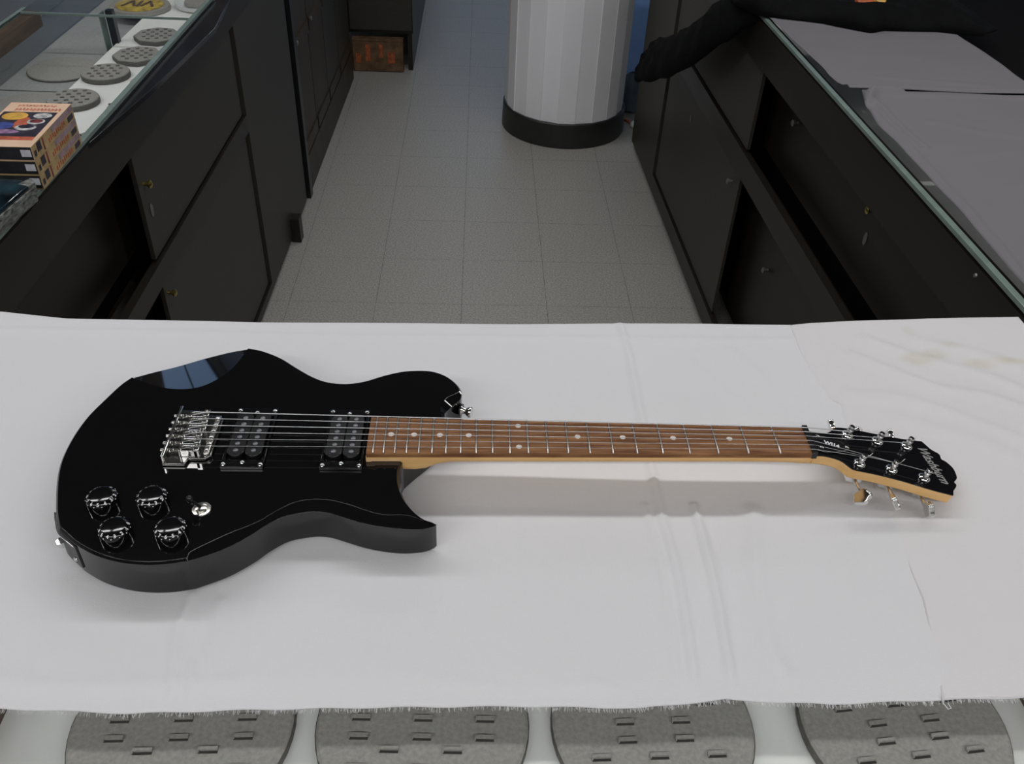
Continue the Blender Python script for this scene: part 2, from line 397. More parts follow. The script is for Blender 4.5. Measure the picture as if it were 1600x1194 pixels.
near_e = [(-1.0, .415), (-.3885, .413), (-.2827, .4085), (-.178, .412), (-.071, .414), (.0375, .415), (.1474, .413), (.225, .4215), (.2324, .4204), (.316, .4167), (.403, .4204), (.4905, .423), (.775, .428)]
xs = np.linspace(-1.0, .775, 520); NT = 210
fy = np.interp(xs, *zip(*far_e)); ny_ = np.interp(xs, *zip(*near_e)) + .0006*np.sin(xs*90)
t = np.linspace(0, 1, NT)[:, None]
Xc = np.repeat(xs[None], NT, 0); Yc = ny_[None]*(1-t) + fy[None]*t
Zc = np.full(Xc.shape, 1.0806)
creases = [([(.1993, .979), (.2032, .9075), (.2016, .8056), (.2005, .648), (.2049, .554), (.1989, .4216)], .0022, .0045),
           ([(.186, .648), (.190, .554), (.184, .4216)], .0012, .004),
           ([(.2386, .6486), (.2384, .531), (.2313, .4204)], .0026, .0035), ([(.250, .62), (.254, .53), (.245, .43)], -.0012, .005),
           ([(.30, .64), (.2856, .5707), (.2758, .4804), (.283, .44)], .0018, .010),
           ([(-.2604, .5279), (-.2621, .4786), (-.2489, .4157)], .0015, .004), ([(-.2413, .4525), (-.233, .4157)], .0014, .004), ([(-.232, .52), (-.225, .45)], .0010, .005),
           ([(-.20, .52), (-.19, .44)], .0008, .006), ([(-.98, .945), (-.54, .949), (-.2, .944), (.2, .952), (.43, .955)], .0010, .006),
           ([(-.45, .445), (-.35, .432), (-.2, .436)], .0012, .008), ([(-.02, .436), (.05, .428), (.12, .434)], .0012, .007),
           ([(.05, .9), (.09, .85), (.12, .80)], .0007, .01), ([(.34, .93), (.37, .86), (.36, .80)], .0010, .010), ([(.28, .90), (.33, .80)], .0008, .012)]
def zbase(X, Y):
    Z = np.full(X.shape, 1.0806)
    for P, a, w in creases:
        d, _ = seg_dist(X, Y, P); Z += 1.7*a*np.exp(-(d/w)**2)
    return Z + waves(X, Y, [(9, 4, 0, .0004), (-6, 13, 1, .0005), (21, 8, 2, .0003), (15, -27, .5, .00025)])
Zc = zbase(Xc, Yc)
gm = (Xc > -.43) & (Xc < 0) & (Yc > .51) & (Yc < .87); Zc = np.where(gm, np.minimum(Zc, 1.0835), Zc)
Zc = np.maximum(Zc, ZG+.0008)
sink = np.clip((Yc-ny_[None])/.035, 0, 1); sink = sink*sink*(3-2*sink); Zc = (ZG+.0006)*(1-sink) + Zc*sink
nd = 26; rr = .010                       # roll over the far edge and hang
Xd, Yd, Zd = [], [], []
for k in range(1, nd):
    if k <= 6:
        a = k/6*math.pi/2; yy, zz = rr*math.sin(a), rr*(math.cos(a)-1)
    else: yy, zz = rr + .002*math.sin(k), -rr-(k-6)*.009
    Xd.append(xs); Yd.append(fy+yy); Zd.append(Zc[-1]+zz)
cloth = sheet('white_cloth', np.vstack([Xc]+Xd), np.vstack([Yc]+Yd), np.vstack([Zc]+Zd), M['cloth'])
tag(cloth, 'long white cotton cloth with frayed edge spread on the glass counter under the guitar', 'cloth')
fr = bmesh.new()                          # frayed near edge
for i in range(900):
    x = random.uniform(-.47, .56); y = np.interp(x, xs, ny_); z = np.interp(x, xs, Zc[0]) + .0003
    l = random.uniform(.001, .0045); dx = random.uniform(-.0012, .0012)
    tube([(x, y+.001, z), (x+dx*.4, y-l*.6, z-.0002), (x+dx, y-l, max(ZG+.0003, z-.0012))], .00016, 3, fr)
tube([(.4175, .425, 1.0815), (.416, .417, 1.080), (.4185, .412, 1.0792), (.4215, .413, 1.0792), (.4205, .4175, 1.0796)], .0005, 5, fr)
tag(obj('frayed_edge', fr, M['cloth'], cloth), kind='stuff')

ov_edge = [(.4343, 1.0), (.4343, .9765), (.4320, .9367), (.4348, .8816), (.4418, .8367), (.4521, .8283), (.4459, .8063), (.4428, .777), (.446, .70), (.4457, .642), (.4411, .532), (.428, .47), (.4174, .4279), (.4165, .4262)]
yo = np.linspace(.4262, 1.0, 220); ov = sorted([(y, x) for x, y in ov_edge])
xl = np.interp(yo, [p[0] for p in ov], [p[1] for p in ov])
ft = np.interp(np.linspace(.42, .775, 50), *zip(*far_e))
u = np.linspace(0, 1, 130)[None]
Xo = xl[:, None]*(1-u) + .772*u
yn = np.interp(Xo[0], *zip(*near_e)) + .0035
s_ = np.linspace(0, 1, 220)[:, None]
Yo = yo[:, None] + (np.interp(Xo, *zip(*far_e)) + .0015 - 1.0)*s_ + (np.interp(Xo, *zip(*near_e)) + .0005 - .4262)*(1-s_)**3
Zo = np.maximum(zbase(Xo, Yo), ZG+.0008) + np.interp(Xo - xl[:, None], [0, .006, .03], [-.0006, .0010, .0018])*np.interp(Yo, [.6, .8], [.7, 1.5])
for P, a, w in [([(.53, .955), (.60, .91), (.68, .87), (.75, .80)], .0035, .008), ([(.50, .92), (.58, .855), (.66, .83), (.74, .75)], .004, .008),
                ([(.465, .84), (.54, .83), (.62, .78), (.70, .72)], .0028, .008), ([(.60, .955), (.68, .925), (.76, .87)], .003, .010), ([(.52, .79), (.60, .75), (.66, .70)], .002, .010),
                ([(.4521, .829), (.50, .825), (.56, .815)], .0015, .006), ([(.49, .56), (.60, .555), (.74, .55)], .0012, .012), ([(.50, .50), (.62, .505)], .0010, .010), ([(.56, .62), (.66, .63)], .0012, .01)]:
    d, _ = seg_dist(Xo, Yo, P); Zo += .9*a*np.exp(-(d/(1.25*w))**2)
Zo += waves(Xo, Yo, [(25, -30, 0, .0005), (-18, 40, 1, .0004), (40, 22, 2, .0003)])
hd = (Xo > .40) & (Xo < .55) & (Yo > .60) & (Yo < .76); Zo = np.where(hd, np.minimum(Zo, 1.0838), Zo)
so = np.clip((Yo-np.interp(Xo, *zip(*near_e)))/.035, 0, 1); so = so*so*(3-2*so); Zo = (ZG+.0011)*(1-so) + Zo*so
ovl = sheet('folded_cloth', Xo, Yo, Zo, M['cloth2'])
tag(ovl, 'stained wrinkled white cloth layer folded over at the headstock end of the counter', 'cloth')

# ------------------------------------------------------------------ guitar
ZB, ZT = 1.0852, 1.129
CY = .6907; NUTX = .3603; SCL = .642
gt = thing('electric_guitar', 'glossy black electric guitar with brown fretboard lying on the white cloth', 'guitar', (-.22, .69, ZB))
GI = Matrix.Translation((.22, -.69, -ZB))
def gobj(name, bm, m, parent=None, smooth=None):
    bmesh.ops.transform(bm, matrix=GI, verts=bm.verts)
    return obj(name, bm, m, parent or gt, smooth)
# body: closed loop of (outer x, y, drop of outer edge, inner x, y, drop of inner edge)
def seg(outer, inner=None, n=24, h=None, d=.0030, hd=.0030):
    O = resample(catmull(outer, 6), n)
    return O, (resample(catmull(inner, 6), n) if inner else None)
far = [(-.3844, .5671), (-.3926, .5825), (-.3991, .5984), (-.4103, .6316), (-.4164, .6604), (-.4173, .6942), (-.4134, .7265), (-.405, .7549), (-.3961, .7807), (-.3881, .7951)]
armo = [(-.3881, .7951), (-.3661, .8247), (-.3318, .8501), (-.2983, .8582), (-.2677, .8543)]
armi = [(-.3881, .7951), (-.3819, .7912), (-.3561, .7797), (-.3347, .7742), (-.3105, .7768), (-.2915, .7914), (-.2768, .8169), (-.2677, .8543)]
far2 = [(-.2677, .8543), (-.2495, .849), (-.226, .8358), (-.2038, .8171), (-.1848, .8023), (-.169, .7936), (-.1541, .7903), (-.1397, .7907), (-.1236, .7954), (-.1038, .806), (-.0833, .8141), (-.0665, .8166), (-.0495, .816), (-.0344, .8095), (-.0235, .7996), (-.0159, .7881), (-.0125, .7783)]
horno = [(-.0125, .7783), (-.0140, .770), (-.0215, .7615), (-.0285, .750), (-.031, .742), (-.031, .7322)]
horni = [(-.0150, .7790), (-.0195, .7735), (-.0290, .7665), (-.0345, .7553), (-.0358, .7475), (-.0340, .7322)]
heel = [(-.031, .7322), (-.0417, .7036), (-.060, .6796), (-.0707, .665), (-.0730, .6580)]
cut = [(-.0730, .6580), (-.0741, .648), (-.0731, .635), (-.0693, .6198), (-.0630, .6060), (-.0535, .5940), (-.0432, .5872), (-.0336, .5857)]
near = [(-.0336, .5857), (-.0392, .5806), (-.0499, .577), (-.0677, .5757), (-.0858, .5778), (-.1042, .5823), (-.1229, .5892), (-.1381, .5949), (-.151, .5967), (-.1634, .5951), (-.1806, .5898), (-.1963, .5770), (-.2077, .5642), (-.2289, .5462), (-.2569, .5314)]
neari = [(-.0390, .5860), (-.0457, .5845), (-.0633, .5880), (-.0844, .5880), (-.1026, .5938), (-.1212, .6018), (-.1395, .6069), (-.1573, .6074), (-.1741, .6023), (-.1895, .5901), (-.204, .5765), (-.2258, .5633), (-.2522, .5439), (-.2600, .5360)]
near2 = [(-.2569, .5314), (-.2766, .5274), (-.2971, .5267), (-.3187, .5297), (-.3418, .5374), (-.3625, .5492), (-.3726, .5572), (-.3844, .5671)]
loop = []
def add(outer, n, inner=None, hfun=None, zin=None):
    O = resample(catmull(outer, 6), n); I = resample(catmull(inner, 6), n) if inner else [None]*n
    for k in range(n-1):
        s = k/(n-1); loop.append([O[k], I[k], hfun(s) if hfun else None, zin(s) if zin else 0.])
add(far, 40); add(armo, 40, armi, lambda s: .0025 + .0165*math.sin(math.pi*s)); add(far2, 60)
add(horno, 20, horni, lambda s: .0025+.0045*math.sin(math.pi*min(1, s*1.1))); add(heel, 16)
add(cut, 36, None, lambda s: .0025 + .0085*max(0, (s-.35)/.65)**2, lambda s: .0075*max(0, (s-.55)/.45)**2)
add(near, 60, neari, lambda s: float(np.interp(s, [0, .16, .6, .75, .88, 1], [.011, .006, .006, .0042, .0038, .0025])), lambda s: .0075*max(0, 1-s*9)**2)
add(near2, 30)
n = len(loop); Oa = np.array([l[0] for l in loop]); tang = np.roll(Oa, -1, 0) - np.roll(Oa, 1, 0); tang /= np.linalg.norm(tang, axis=1)[:, None]
nrm = np.stack([tang[:, 1], -tang[:, 0]], 1)            # inward for a clockwise loop
area = .5*np.sum(Oa[:, 0]*np.roll(Oa[:, 1], -1) - np.roll(Oa[:, 0], -1)*Oa[:, 1])
if area > 0: nrm = -nrm
bm = bmesh.new(); rg = [[] for _ in range(5)]
for k, (o_, i_, h, zi) in enumerate(loop):
    o_ = np.array(o_); dflt = o_ + nrm[k]*.0022; i_ = dflt if i_ is None else np.array(i_); h = .0022 if h is None else h
    if np.linalg.norm(i_-o_) < .0022: i_ = dflt
    bi = o_ + nrm[k]*.002
    for r_, (x, y, z) in zip(rg, ((*i_, ZT-zi), (*o_, ZT-h), (*o_, ZB+.002), (*(o_+nrm[k]*.0006), ZB+.0006), (*bi, ZB))):
        r_.append(bm.verts.new((x, y, z)))
for a, b in zip(rg, rg[1:]):
    for i in range(n): bm.faces.new((a[i], a[(i+1) % n], b[(i+1) % n], b[i]))
bm.faces.new(rg[0]); bm.faces.new(rg[-1][::-1]); bmesh.ops.recalc_face_normals(bm, faces=bm.faces)
body = gobj('body', bm, M['body']); bevel(body, .0015, 3, 12); body.data.set_sharp_from_angle(angle=math.radians(180))
wn = body.modifiers.new('normals', 'WEIGHTED_NORMAL'); wn.weight = 100; wn.keep_sharp = False

# neck, fretboard
ZF = 1.1405
def half_w(x): return .0285 + (.0213-.0285)*(x+.108)/(NUTX+.108)
secs = [(-.109, 1.1345, 1.128, 1.1166, 0), (-.0590, 1.1345, 1.119, 1.1166, 0), (-.048, 1.1345, 1.121, 1.1168, .3), (-.036, 1.1345, 1.1285, 1.1172, .8), (-.02, 1.1345, 1.1318, 1.1175, 1),
        (.05, 1.1345, 1.1320, 1.1180, 1), (.18, 1.1345, 1.1322, 1.1185, 1), (.30, 1.1345, 1.1322, 1.1190, 1), (.335, 1.1345, 1.1315, 1.1185, 1), (.350, 1.1340, 1.1300, 1.1168, 1), (.366, 1.1335, 1.1270, 1.1150, .9), (.380, 1.1310, 1.1225, 1.1150, .7), (.396, 1.1275, 1.1195, 1.1142, .4)]
bm = bmesh.new(); rings = []; K = 14
for x, zt, zs, zb, q in secs:
    w = half_w(min(x, NUTX)) if x < .36 else .0180; ring_ = [(w, zt)]
    for k in range(K+1):
        a = math.pi*k/K; c, s = math.cos(a), math.sin(a); e = 1 - .75*(1-q)
        cx = math.copysign(abs(c)**e, c); sz = s**e if s > 0 else 0
        ring_.append((w*cx, zs-(zs-zb)*sz))
    ring_.append((-w, zt)); rings.append([bm.verts.new((x, CY+a, z)) for a, z in ring_])
for a, b in zip(rings, rings[1:]):
    for i in range(len(a)): bm.faces.new((a[i], a[(i+1) % len(a)], b[(i+1) % len(a)], b[i]))
bm.faces.new(rings[0][::-1]); bm.faces.new(rings[-1]); bmesh.ops.recalc_face_normals(bm, faces=bm.faces)
gobj('neck', bm, M['maple'], None, 50)
bm = bmesh.new(); rings = []
for x in np.linspace(-.1085, NUTX-.002, 12):
    w = half_w(x); rings.append([bm.verts.new((x, CY+a*w, z)) for a, z in ((1, 1.1344), (1, ZF-.0014), (.96, ZF-.0006), (.5, ZF+.0001), (0, ZF+.0004), (-.5, ZF+.0001), (-.96, ZF-.0006), (-1, ZF-.0014), (-1, 1.1344))])
for a, b in zip(rings, rings[1:]):
    for i in range(9): bm.faces.new((a[i], a[(i+1) % 9], b[(i+1) % 9], b[i]))
bm.faces.new(rings[0][::-1]); bm.faces.new(rings[-1]); bmesh.ops.recalc_face_normals(bm, faces=bm.faces)
fb = gobj('fretboard', bm, M['rosewood'], None, 30)
def fx(k): return NUTX - SCL*(1-2**(-k/12))
for k in range(1, 23):
    x = fx(k); w = half_w(x)*.985
    gobj('fret', tube([(x, CY+a*w, ZF+z) for a, z in ((-1, -.0006), (-.9, .0001), (-.5, .0007), (0, .0010), (.5, .0007), (.9, .0001), (1, -.0006))], [(.0009, .0009)]*7, 6), M['fret'], fb, 60)
for k in (3, 5, 7, 9, 12, 15, 17, 19, 21):
    x = (fx(k)+fx(k-1))/2
    for dy in ((-.0163, .0163) if k == 12 else (0,)):
        gobj('position_dot', lathe([(.0031, ZF-.001), (.0031, ZF+.00055 - abs(dy)*.02)], 16, M=Matrix.Translation((x, CY+dy, 0))), M['dot'], fb, 40)
gobj('nut', B((NUTX-.002, NUTX+.0035, CY-.0215, CY+.0215, 1.1335, ZF+.0022)), M['blackplastic'])

# headstock, tilted back 12 degrees below the nut
TA = math.tan(math.radians(12.2)); HX0, HZ0 = .355, 1.1385
def hz(x): return HZ0 - TA*(x-HX0)
hl = [(.3625, .6700), (.3712, .6722), (.3819, .6720), (.3919, .6692), (.4000, .6605), (.4050, .6585), (.4283, .6576), (.4585, .6544), (.488, .6489), (.5131, .646)]
hr = [(.5164, .6532), (.5231, .6608), (.5252, .6653), (.5241, .6682), (.5304, .6748), (.5328, .6817), (.5336, .6925), (.5291, .7012), (.5248, .7045), (.5258, .7125), (.5182, .7184), (.5144, .7254), (.5114, .7303)]
hu = [(.4884, .728), (.468, .7274), (.4415, .7279), (.4217, .7281), (.4040, .7255), (.3945, .7165), (.3850, .7110), (.3712, .7100), (.3625, .7118)]
HP = [tuple(p) for p in resample(catmull(hl, 5), 40)] + [tuple(p) for p in resample(catmull(hr, 4), 44)] + [tuple(p) for p in resample(catmull(hu, 5), 40)]
def hprism(P, d0, d1):
    bm = bmesh.new(); nx_, nz_ = math.sin(math.radians(12.2)), math.cos(math.radians(12.2)); m_ = len(P)
    a = [bm.verts.new((x-nx_*d0, y, hz(x)-nz_*d0)) for x, y in P]; b = [bm.verts.new((x-nx_*d1, y, hz(x)-nz_*d1)) for x, y in P]
    bm.faces.new(a); bm.faces.new(b[::-1])
    for i in range(m_): bm.faces.new((a[i], a[(i+1) % m_], b[(i+1) % m_], b[i]))
    bmesh.ops.recalc_face_normals(bm, faces=bm.faces); return bm
hs = gobj('headstock', hprism(HP, .0010, .0125), M['maple']); bevel(hs, .001, 2, 50)
gobj('face_veneer', hprism(HP, 0, .0010), M['headblack'], hs)
HM = lambda x, y, dz=0: GI @ Matrix.Translation((x, y, hz(x))) @ Matrix.Rotation(math.radians(12.2), 4, 'Y') @ Matrix.Translation((0, 0, dz))
cov = [(.3660, .7040), (.3660, .6775), (.3760, .6768), (.3900, .6800), (.4000, .6845), (.4070, .6895), (.4070, .6925), (.4000, .6970), (.3900, .7015), (.3760, .7048)]
gobj('truss_rod_cover', hprism(cov, -.0022, -.0001), M['blackplastic'], hs)
covr = resample(cov+[cov[0]], 60)
for px, py in ((.3725, .6830), (.3735, .7010), (.4040, .6905)):
    bm = lathe([(.0022, 0), (.0024, .0008), (.0012, .0016)], 12); bmesh.ops.transform(bm, matrix=HM(px, py, .0022), verts=bm.verts); obj('cover_screw', bm, M['nickel'], hs, 60)
bm = bmesh.new()
for a, b in zip(covr, covr[1:]):
    pass
edge = [(x, y, hz(x)+.0023) for x, y in resample(cov[1:6], 30)]
gobj('cover_edge', tube(edge, .00045, 5), M['nickel'], hs)
me = text_mesh('WI14', .0076, .15, .00032); me.materials.append(M['numeral'])
o = link(bpy.data.objects.new('model_lettering', me), hs); o.matrix_basis = HM(.3865, .6915, .0024) @ Matrix.Rotation(math.radians(-12), 4, 'Z')
me = text_mesh('Washburn', .0172, .38, .00022); me.materials.append(M['logo'])
o = link(bpy.data.objects.new('script_logo', me), hs); o.matrix_basis = HM(.5085, .6915, .0003) @ Matrix.Rotation(math.radians(-83), 4, 'Z') @ Matrix.Diagonal((.78, 1.05, 1, 1))

# tuners
posts_u = [(.4145, .7160), (.4500, .7145), (.4861, .7155)]; posts_l = [(.4125, .6700), (.4500, .6700), (.4865, .6655)]
tip = {}
for side, L in ((1, posts_u), (-1, posts_l)):
    for k, (px, py) in enumerate(L):
        tn = thing('tuner', None, None); tn.parent = gt; tn.matrix_local = HM(px, py)
        obj('bushing', lathe([(.0062, 0), (.0066, .001), (.0060, .0022), (.0042, .0030)], 20), M['chrome'], tn, 40)
        obj('post', lathe([(.0032, .002), (.0032, .0060), (.0024, .0072), (.0024, .0085), (.0033, .0095), (.0033, .0125), (.0028, .0132)], 16), M['chrome'], tn, 50)
        obj('string_wrap', tube([(.0030*math.cos(a*.9), .0030*math.sin(a*.9), .0066+a*.00013) for a in range(22)], .0005, 5), M['string'], tn, 60)
        tail = (.010, side*-.004, .0145) if k != 2 else (.007, side*.004, .012)
        obj('string_end', tube([(.003, 0, .0085), (.006, tail[1]*.4, .0105), tail], .0003, 5), M['string'], tn)
        obj('gear_housing', B((-.008, .008, -.009, .009, -.0195, -.0126)), M['chrome'], tn)
        yb_ = side*(.0235 + (.004 if side < 0 else 0))
        obj('shaft', tube([(0, side*.008, -.016), (0, yb_, -.016)], .0022, 8), M['chrome'], tn, 60)
        bm = bmesh.new(); prof = []
        for q in range(48):
            a = 2*math.pi*q/48; r_ = 1 + .09*math.cos(5*a)
            prof.append((.0085*r_*math.cos(a), .0098*r_*math.sin(a)))
        prism(prof, -.0030, .0030, bm)
        bo = obj('button', bm, M['chrome'], tn); bevel(bo, .0014, 3, 40)
        ph = (2.62, .75, .42)[k] if side < 0 else (.6, 1.0, .5)[k]
        n_ = Vector((math.cos(ph), 0, math.sin(ph))); u_ = Vector((0, side, 0)); v_ = n_.cross(u_)
        bo.matrix_local = Matrix.Translation((0, yb_+side*.0065, -.016 + (.002 if k == 2 else 0))) @ Matrix(((u_.x, v_.x, n_.x, 0), (u_.y, v_.y, n_.y, 0), (u_.z, v_.z, n_.z, 0), (0, 0, 0, 1)))
        tip[(side, k)] = (GI.inverted() @ HM(px, py, .0078)).translation

# bridge
br = thing('bridge', None, None); br.parent = gt; br.location = (-.22+.22, 0, 0)
def bobj(name, bm, m, sm=None): return gobj(name, bm, m, br, sm)
o = bobj('base_plate', prism([(-.3130, .6510), (-.2895, .6510), (-.2880, .6590), (-.2720, .6590), (-.2660, .6640), (-.2660, .7210), (-.2720, .7260), (-.2880, .7260), (-.2895, .7335), (-.3130, .7335)], ZT+.0002, ZT+.0042), M['darknickel']); bevel(o, .0012, 3, 30)
o = bobj('rear_wall', B((-.3130, -.3100, .6530, .7315, ZT+.004, ZT+.0125)), M['chrome']); bevel(o, .0008, 2)
o = bobj('front_ridge', B((-.2740, -.2680, .6630, .7220, ZT+.004, ZT+.0075)), M['nickel']); bevel(o, .0010, 2)
SY = [.7184 - i*.01054 for i in range(6)]
for i, y in enumerate(SY):
    xo = (-.2810, -.2800, -.2790, -.2805, -.2795, -.2785)[i]-.001
    o = bobj('saddle', B((xo-.0175, xo+.001, y-.0047, y-.0031, ZT+.0042, ZT+.0125), (xo-.0175, xo+.001, y+.0031, y+.0047, ZT+.0042, ZT+.0125), (xo-.0180, xo-.0150, y-.0047, y+.0047, ZT+.0042, ZT+.0125), (xo-.0030, xo+.0030, y-.0047, y+.0047, ZT+.0042, ZT+.0145)), M['chrome']); bevel(o, .0006, 2)
    bobj('saddle_screw', tube([(-.3165, y, ZT+.0085), (-.3135, y, ZT+.0085)], .0022, 10), M['nickel'], 50)
    bobj('spring', tube([(-.3100+.0007*q*.5, y+.0018*math.cos(q*1.2), ZT+.0085+.0018*math.sin(q*1.2)) for q in range(30)], .0004, 5), M['nickel'])
    bobj('height_screw', lathe([(.0012, ZT+.012), (.0012, ZT+.0150)], 8, M=Matrix.Translation((xo-.001, y+.0032, 0))), M['nickel'], 40)
    bobj('mounting_screw', lathe([(.0026, ZT+.0072), (.0026, ZT+.0082), (.0012, ZT+.0092)], 12, M=Matrix.Translation((-.2710, .7165-i*.0098, 0))), M['chrome'], 40)

# pickups
def pickup(cx, cy, name):
    p = thing('pickup', None, None); p.parent = gt
    def q(nm, bm, m, sm=None): return gobj(nm, bm, m, p, sm)
    o = q('mounting_ring', B((cx-.0215, cx+.0215, cy-.0455, cy-.0345, ZT, ZT+.0035), (cx-.0215, cx+.0215, cy+.0345, cy+.0455, ZT, ZT+.0035), (cx-.0215, cx-.0185, cy-.035, cy+.035, ZT, ZT+.0035), (cx+.0185, cx+.0215, cy-.035, cy+.035, ZT, ZT+.0035)), M['ringblack']); bevel(o, .0006, 2)
    for s in (-1, 1):
        x = cx+s*.009; n_ = 14
        P = [(x+.0088*math.cos(math.pi*k/n_), cy+.0245+.0088*math.sin(math.pi*k/n_)) for k in range(n_+1)] + [(x-.0088*math.cos(math.pi*k/n_), cy-.0245-.0088*math.sin(math.pi*k/n_)) for k in range(n_+1)]
        o = q('bobbin', prism(P, ZT, ZT+.0074), M['bobbin']); bevel(o, .0006, 2)
        for i in range(6):
            q('pole_piece', lathe([(.0026, ZT+.006), (.0026, ZT+.0079), (.0022, ZT+.0082)], 14, M=Matrix.Translation((x, cy+.0252-i*.01008, 0))), M['pole'], 50)
    for sx in (-1, 0, 1):
        for sy in (-1, 1):
            q('screw', lathe([(.0022, ZT+.003), (.0025, ZT+.0040), (.0014, ZT+.0052)], 10, M=Matrix.Translation((cx+sx*.0185, cy+sy*(.0415 if sx else .0385), 0))), M['chrome'], 50)
    return p
pickup(-.2330, .6935, 'bridge'); pickup(-.1335, .6935, 'neck')

# strings
for i in range(6):
    ya = SY[i]; yb_ = CY+.0172-i*.00688; r_ = (.00056, .00046, .00040, .00031, .00023, .00020)[i]
    xs_ = (-.2810, -.2800, -.2790, -.2805, -.2795, -.2785)[i]
    tp = tip[(1, i)] if i < 3 else tip[(-1, 5-i)]
    side = 1 if i < 3 else -1
    gobj('string', tube([(-.309, ya, ZT+.006), (xs_-.012, ya, ZT+.0125), (xs_, ya, ZT+.0152), (NUTX, yb_, ZF+.0026), (NUTX+.0035, yb_, ZF+.0022), (tp.x, tp.y-side*.003, tp.z)], r_, 6), M['string'], None, 60)

# knobs
num = {k: text_mesh(str(k), .0046, 0, .00016, .00005) for k in range(11)}
tick = text_mesh('.', .0060, 0, .0001, .00005); tick.materials.append(M['numeral'])
for m_ in num.values(): m_.materials.append(M['numeral'])
for ki, (kx, ky, rot) in enumerate(((-.3535, .5990, 1.1), (-.3066, .6004, .6), (-.3289, .5598, .35), (-.2782, .5603, 1.5))):
    kn = thing('knob', None, None); kn.parent = gt; kn.location = (kx+.22, ky-.69, ZT-ZB); kn.rotation_euler = (0, 0, rot)
    bm = lathe([(.0138, 0), (.0144, .0006), (.0143, .0085), (.0136, .0100), (.0112, .0124), (.0102, .0127), (.002, .0127)], 40)
    obj('cap', bm, M['knob'], kn, 35)
    for q in range(24):
        a = 2*math.pi*q/24
        inst('flute', obj('flute', tube([(.0122, 0, .0062), (.0112, 0, .0112)], .0004, 5), M['blackplastic'], None).data, kn, (0, 0, 0), (0, 0, a)) if q == 0 and ki == 0 else None
    for k in range(11):
        a = -2*math.pi*(k/12.2)
        o = inst('numeral', num[k], kn, (.01265*math.cos(a), .01265*math.sin(a), .01135), (0, 0, 0))
        o.rotation_euler = (math.radians(45), 0, a + math.pi/2)
        a -= math.pi/12.2; o = inst('tick', tick, kn, (.01330*math.cos(a), .01330*math.sin(a), .01070), (math.radians(45), 0, a + math.pi/2))
for o in [o for o in bpy.data.objects if o.name.startswith('flute')]: bpy.data.objects.remove(o)

# toggle switch, strap button, jack plate
tg = thing('toggle_switch', None, None); tg.parent = gt; tg.location = (-.2590+.22, .5925-.69, ZT-ZB)
obj('washer', lathe([(.0088, 0), (.0092, .0006), (.0088, .0014), (.0060, .0018)], 32), M['nickel'], tg, 40)
obj('nut', lathe([(.0056, .001), (.0058, .0036), (.0044, .0042)], 20), M['nickel'], tg, 40)
obj('lever', tube([(0, 0, .003), (-.003, -.0012, .008), (-.0060, -.0024, .0135)], [.0016, .0016, .0018], 10), M['blackplastic'], tg, 60)
obj('lever_tip', lathe([(.0018, 0), (.0030, .002), (.0034, .006), (.0026, .0085), (.0010, .0095)], 16, M=Matrix.Translation((-.0054, -.0022, .0120)) @ Matrix.Rotation(-.4, 4, 'Y')), M['knob'], tg, 60)
sb = thing('strap_button', None, None); sb.parent = gt; sb.location = (-.0140+.22, .7690-.69, 1.1090-ZB); sb.rotation_euler = (0, math.radians(90), math.radians(-20))
obj('felt_washer', lathe([(.0072, 0), (.0072, .0018)], 20), M['satinblack'], sb, 40)
obj('button', lathe([(.0060, .0015), (.0042, .0040), (.0036, .0070), (.0058, .0100), (.0066, .0120), (.0060, .0138), (.0025, .0142)], 24), M['chrome'], sb, 50)
# side jack plate follows the curved edge
jp = thing('jack_plate', None, None); jp.parent = gt
Q = resample(catmull([(-.3970, .5930), (-.3926, .5825), (-.3844, .5671), (-.3726, .5572), (-.3640, .5500)], 6), 14)
bm = bmesh.new(); va = []
for k, (x, y) in enumerate(Q):
    nxv = np.array([-.80, -.60]) if k else np.array([-.9, -.4]); nxv = nxv/np.linalg.norm(nxv)
    a_ = np.array([x, y])+nxv*.0012; b_ = np.array([x, y])-nxv*.001
    va.append([bm.verts.new((*a_, 1.094)), bm.verts.new((*a_, 1.1235)), bm.verts.new((*b_, 1.1235)), bm.verts.new((*b_, 1.094))])
for a, b in zip(va, va[1:]):
    for i in range(4): bm.faces.new((a[i], a[(i+1) % 4], b[(i+1) % 4], b[i]))
bm.faces.new(va[0]); bm.faces.new(va[-1][::-1]); bmesh.ops.recalc_face_normals(bm, faces=bm.faces)
gobj('plate', bm, M['satinblack'], jp, 40)
gobj('plate_rim', tube([(x-.0016, y-.0012, 1.1238) for x, y in Q], .0007, 6), M['chrome'], jp, 60)
JM = Matrix.Translation((-.3865, .5690, 1.109)) @ Matrix.Rotation(math.radians(217), 4, 'Z') @ Matrix.Rotation(math.radians(90), 4, 'Y')
gobj('socket_nut', lathe([(.0062, -.001), (.0064, .0025), (.0056, .0034), (.0040, .0060), (.0028, .0062)], 6, M=JM), M['chrome'], jp, 30)
gobj('plate_screw', lathe([(.0028, -.001), (.0026, .002), (.0012, .003)], 12, M=Matrix.Translation((-.3712, .5560, 1.1000)) @ Matrix.Rotation(math.radians(222), 4, 'Z') @ Matrix.Rotation(math.radians(90), 4, 'Y')), M['chrome'], jp, 40)

